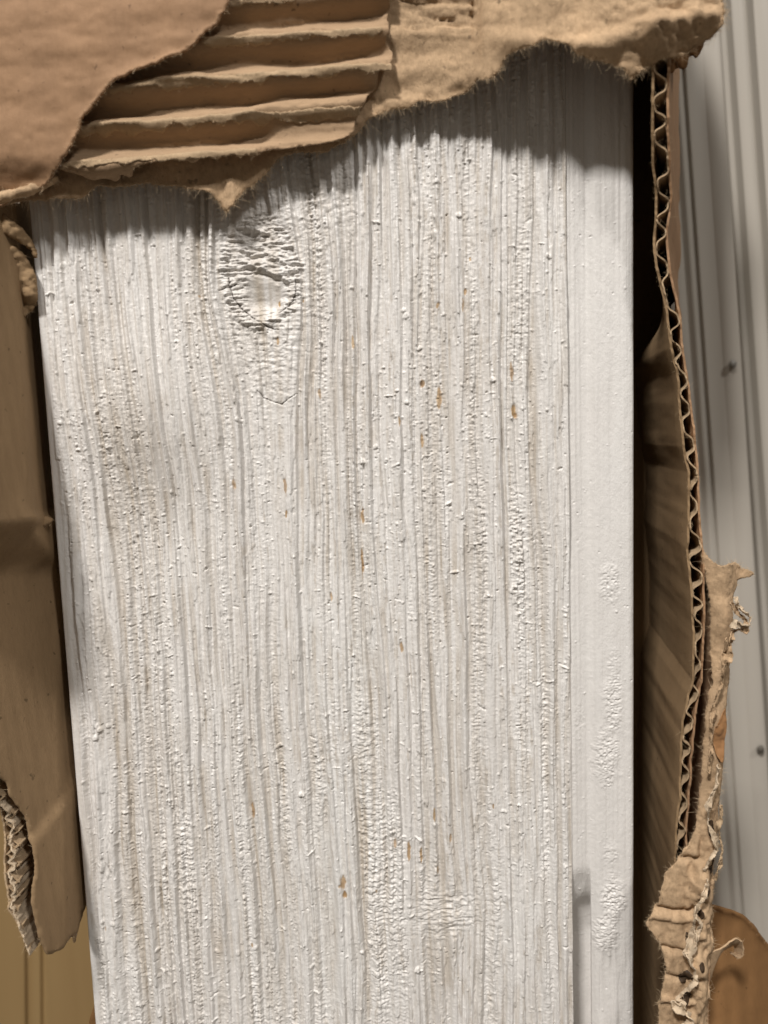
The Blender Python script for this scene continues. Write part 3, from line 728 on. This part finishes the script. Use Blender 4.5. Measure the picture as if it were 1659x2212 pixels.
# brown return face behind the peeled corner
vb = np.arange(1200, 2330, 8.0)
Gb = np.stack([at(np.interp(vb, [1200, 1300, 1500, 1800, 2330], [1526, 1540, 1546, 1540, 1524]), vb, -5.2 + 1.0 * sst(1500, 1250, vb))] * 10, 1)
tt = np.linspace(0, 1, 10)
Gb[..., 1] += tt[None] * 24; Gb[..., 0] += (4.2 * tt)[None] + .5 * fbm(vb[:, None] / 80 + 0 * tt[None], tt[None] * 2 + 0 * vb[:, None], 381, 3)
grid_sheet('corner_return', Gb, .4, M_outer, box)
# pale shredded pulp: crumpled ribbons along the torn corner
def ribbon(name, pts, y, w, mat, seed, curl=1.0, fz=5, res=2.2, parent=box):
    P = rough_line(pts, 2.5, 1.5, seed, closed=False)
    c = at(P[:, 0], P[:, 1], y + 1.1 * fbm(np.arange(len(P)) / 9., np.zeros(len(P)), seed + 1, 3))
    t = np.gradient(c, axis=0); t /= np.linalg.norm(t, axis=1, keepdims=True)
    an = curl * (2.2 * fbm(np.arange(len(P)) / 16., np.zeros(len(P)), seed + 2, 2)) + .6
    sd = np.cross(t, [0, -1., 0]); sd /= np.linalg.norm(sd, axis=1, keepdims=True) + 1e-9; up = np.cross(sd, t)
    k = np.linspace(-1, 1, 7)
    ww = w * (.55 + .45 * N(np.arange(len(P)) / 7., 0, seed + 3))
    dirv = sd * np.cos(an)[:, None] + up * np.sin(an)[:, None]; nrm = np.cross(dirv, t)
    G = c[:, None] + dirv[:, None] * (k[None, :, None] * ww[:, None, None]) + nrm[:, None] * ((k ** 2)[None, :, None] * ww[:, None, None] * .6)
    G += .05 * np.random.RandomState(seed).normal(0, 1, G.shape)
    o = grid_sheet(name, G, .2, mat, parent)
    r_ = np.random.RandomState(seed)
    for e in (0, -1):
        b = G[:, e]; d_ = (1 if e else -1) * dirv
        hairs('torn_fibres', b, d_, np.full(len(b), .2), fz, .7, M_fib, o, r_, rad=.024)
    return o
ribbon('pulp_shred', [(1588, 1290), (1592, 1308), (1604, 1322), (1620, 1332), (1618, 1350), (1600, 1350), (1588, 1338), (1580, 1356)], -9.5, 1.0, M_pale, 601)
ribbon('pulp_shred', [(1578, 1300), (1588, 1322), (1608, 1340), (1612, 1364), (1600, 1360), (1582, 1362), (1576, 1384), (1572, 1430)], -9.0, .8, M_inner, 606)
ribbon('pulp_shred', [(1566, 1380), (1564, 1430), (1556, 1480), (1548, 1500), (1540, 1520), (1534, 1560), (1534, 1620), (1528, 1670)], -9.2, .75, M_inner, 611)
ribbon('pulp_shred', [(1550, 1656), (1545, 1700), (1530, 1740), (1528, 1780), (1540, 1810), (1546, 1830), (1532, 1858), (1520, 1880)], -9.4, .8, M_pale, 616)
ribbon('pulp_shred', [(1528, 1900), (1522, 1935), (1505, 1960), (1498, 1975), (1512, 1996), (1505, 2020), (1492, 2050), (1480, 2065)], -9.6, .9, M_pale, 621)
ribbon('pulp_shred', [(1500, 1985), (1498, 2030), (1478, 2060), (1498, 2090), (1500, 2120), (1476, 2140), (1462, 2160), (1480, 2175)], -9.6, 1.0, M_pale, 626)
ribbon('pulp_shred', [(1454, 2160), (1472, 2185), (1490, 2200), (1470, 2215), (1480, 2240)], -9.6, 1.7, M_pale, 631)
ribbon('pulp_shred', [(1556, 1740), (1552, 1800), (1560, 1835), (1556, 1860), (1542, 1900)], -9.0, .7, M_edge, 636)
# dark sheets laid over the peel as painted shade of flute openings
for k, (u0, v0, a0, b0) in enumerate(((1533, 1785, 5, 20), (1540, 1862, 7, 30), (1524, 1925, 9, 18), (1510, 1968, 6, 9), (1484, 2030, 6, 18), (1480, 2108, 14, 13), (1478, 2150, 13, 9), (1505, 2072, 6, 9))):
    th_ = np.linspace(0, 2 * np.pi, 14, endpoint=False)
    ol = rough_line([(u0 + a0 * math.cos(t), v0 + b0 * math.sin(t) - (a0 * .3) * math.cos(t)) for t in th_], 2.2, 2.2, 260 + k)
    cdt_sheet('opening_shade', ol, lambda u, v, d: emb_peel(u, v, d) + np.array([0, -1, 0])[None] * (.5 - 0.0 * d)[:, None], .1, M_shade, box, res=3, seed=30 + k)
# amber glue spot
gl, *_ = cdt_sheet('glue_patch', rough_line([(1556, 1520), (1562, 1560), (1558, 1600), (1554, 1634), (1549, 1640), (1538, 1622), (1534, 1595), (1536, 1565), (1544, 1545)], 3, .8, 271),
                   lambda u, v, d: emb_peel(u, v, d) + np.stack([0 * u, -.55 - .5 * np.exp(-d / 2.5), 0 * u], -1), .15, M_glue, box, res=3, seed=41)

# ---- big curved brown flap at the lower right and the paper curl
F_out = [(1500, 1950), (1552, 1958), (1578, 1966), (1606, 1978), (1630, 2000), (1650, 2030), (1668, 2050), (1720, 2120), (1760, 2330), (1500, 2330)]
def emb_flap(u, v, d):
    y = 9 + 16 * ((u - 1540) / 200.0) ** 2 - .030 * (v - 1950) * 1.0
    P = at(u, v, y + .35 * fbm(u / 50, v / 60, 391, 4) + .10 * np.cos(u / 5.5 + .004 * v) - 1.6 * np.exp(-d / 7))
    return P
cdt_sheet('curved_flap', rough_line(F_out, 4, 1.2, 281), emb_flap, .5, M_dark, box, res=7, seed=43, fuzz=1.5, fuzz_len=.6, fmat=M_fib)
# rolled strip: a loop of torn liner
th_ = np.linspace(0, 1, 46)
cu = np.interp(th_, [0, .22, .4, .52, .64, .76, .88, 1], [1530, 1555, 1576, 1590, 1603, 1607, 1604, 1592]); cv = np.interp(th_, [0, .22, .4, .52, .64, .76, .88, 1], [2058, 2050, 2034, 2026, 2034, 2050, 2066, 2070])
c0 = at(cu, cv, -6.0 + 1.5 * th_)
lenw = np.interp(th_, [0, .4, .7, 1], [9.5, 6.5, 1.6, .6])
kk = np.linspace(0, 1, 12)
G = np.repeat(c0[:, None], 12, 1)
G[..., 2] -= kk[None] * lenw[:, None] * 1.05
G[..., 0] -= kk[None] * lenw[:, None] * (.45 * sst(.1, .5, th_))[:, None]
G[..., 1] += kk[None] * 2.5
G += .10 * np.stack([fbm(th_[:, None] * 30 + 0 * kk, kk[None] * 6 + 0 * th_[:, None], s, 3) for s in (1, 2, 3)], -1)
curl = grid_sheet('rolled_paper_curl', G, .3, M_inner, box)
hairs('torn_fibres', G[:, 0], np.tile([[0, -.5, .8]], (46, 1)), np.full(46, .3), 7, .6, M_fib, curl, np.random.RandomState(5), rad=.024)
hairs('torn_fibres', G[:, -1], np.tile([[.4, -.4, -.8]], (46, 1)), np.full(46, .3), 9, .6, M_fib, curl, np.random.RandomState(6), rad=.024)

# ------------------------------------------------------------------ background boards
def extrude_profile(name, pa, pb, prof, mat, parent, nseg=2):
    """prof: list of (x, y) mm across; pa, pb: end points (mm) the profile runs between"""
    pr = np.array(prof, float)
    t = np.linspace(0, 1, nseg)
    G = (pa[None] * (1 - t)[:, None] + pb[None] * t[:, None])[:, None, :] + np.stack([pr[:, 0], pr[:, 1], np.zeros(len(pr))], -1)[None]
    n, m = G.shape[:2]
    f = grid_faces(n, m)
    return mesh_obj(name, G.reshape(-1, 3), f, mat, parent, smooth=False)
def arc(x0, y0, x1, y1, bulge, n=8):
    t = np.linspace(0, 1, n); x = x0 + (x1 - x0) * t; y = y0 + (y1 - y0) * t
    L = math.hypot(x1 - x0, y1 - y0); b = bulge * 4 * t * (1 - t)
    return [(a + (y1 - y0) / L * q, c - (x1 - x0) / L * q) for a, c, q in zip(x, y, b)]
Yb = 58.0
def shifted(P, Q, k=.35): return P - (Q - P) * k, Q + (Q - P) * k
# first moulding: the groove line runs through these two points
pa, pb = shifted(at(1476.0, 152.0, Yb), at(1603.0, 1957.0, Yb))
m1 = thing('grooved_board', 'pale grey trim board with a fine groove and pin holes, just right of the box', 'trim board', pb)
sc = (D + Yb) / F                                # mm per picture unit there
w_r = 84 * sc
prof1 = [(-14, 14), (-14, 3.0)] + arc(-14, 2.4, -8.5, .4, .5) + arc(-8.2, .3, -3.6, .1, .7) + [(-3.2, .5), (-2.7, .15)] + arc(-2.5, 0, -.8, .0, .45) + [(-.55, 1.0), (.5, 1.3), (.8, .35)] + arc(1.1, .3, 5.5, .9, -.25) + arc(5.6, .9, w_r - 1.2, .2, .35) + arc(w_r - 1.0, .25, w_r, 1.2, .25, 5) + [(w_r + .1, 14)]
mo = extrude_profile('moulded_face', pa, pb, prof1, M_mould, m1)
# backing faces so that it is solid
pr = [(w_r + .1, 14), (-14, 14)]
extrude_profile('moulding_back', pa, pb, pr, M_mould, m1)
def disc(name, u, v, Y, r, mat, parent):
    c = at(np.array(float(u)), np.array(float(v)), Y)
    a = np.linspace(0, 2 * np.pi, 20, endpoint=False)
    V = np.vstack([[c + [0, -.05, 0]], c + np.stack([r * np.cos(a), 0 * a - .02, r * 1.15 * np.sin(a)], -1), c + np.stack([1.25 * r * np.cos(a), 0 * a + .6, 1.4 * r * np.sin(a)], -1)])
    f = [(0, 1 + k, 1 + (k + 1) % 20) for k in range(20)]; q = [(1 + k, 21 + k, 21 + (k + 1) % 20, 1 + (k + 1) % 20) for k in range(20)]
    return mesh_obj(name, V, [np.array(f), np.array(q)], mat, parent)
M_dimple = moulding_mat('filled_dimple', (.20, .19, .17), (.26, .25, .23))
disc('filled_nail_dimple', 1585, 786, Yb - 1.2, .85, M_dimple, m1)
disc('nail_hole', 1645, 1620, Yb - 1.2, .85, M_hole, m1)
# second one, further back on the right
Y2 = 72.0
sc2 = (D + Y2) / F
pa, pb = shifted(at(1567.0, 65.0, Y2), at(1612.0, 700.0, Y2), 2.6)
m2 = thing('ribbed_board', 'darker ribbed trim board behind the pale one, at the right edge', 'trim board', pb)
prof2 = [(-6, 12), (.6, 11.5), (.8, 4.5), (2.2, 4.2), (2.6, .9)] + arc(2.8, .8, 6.2, .6, .5) + [(6.6, 3.4), (8.2, 3.8), (8.6, .5)] + arc(8.8, .4, 14, .5, .4) + [(14.2, 1.1), (15.5, 1.1)] + arc(15.6, .4, 60, .5, .4) + [(60, 14), (-6, 14), (-6, 12)]
extrude_profile('ribbed_face', pa, pb, prof2, M_mould, m2)
# tan thing behind on the left
Y3 = 75.0
pa, pb = shifted(at(62.0, 1700.0, Y3), at(66.0, 2212.0, Y3), 1.2)
m3 = thing('tan_board', 'blurred tan board with a shallow vertical groove behind the left side of the box', 'board', pb)
prof3 = [(-60, 14), (-60, 0), (-1.8, 0), (-1.2, .9), (0, 1.1), (.6, .2), (3.2, .1), (3.8, .9), (5.0, .3), (5.4, -.2), (40, -.2), (40, 14), (-60, 14)]
extrude_profile('grooved_face', pa, pb, prof3, M_pine, m3)
# dim wall well behind
V, f = boxmesh(-900, 900, 420, 430, -700, 900)
w_ = mesh_obj('backdrop_wall', V, f, plain('dim_wall', (.20, .17, .13)), None, smooth=False); w_['kind'] = 'structure'
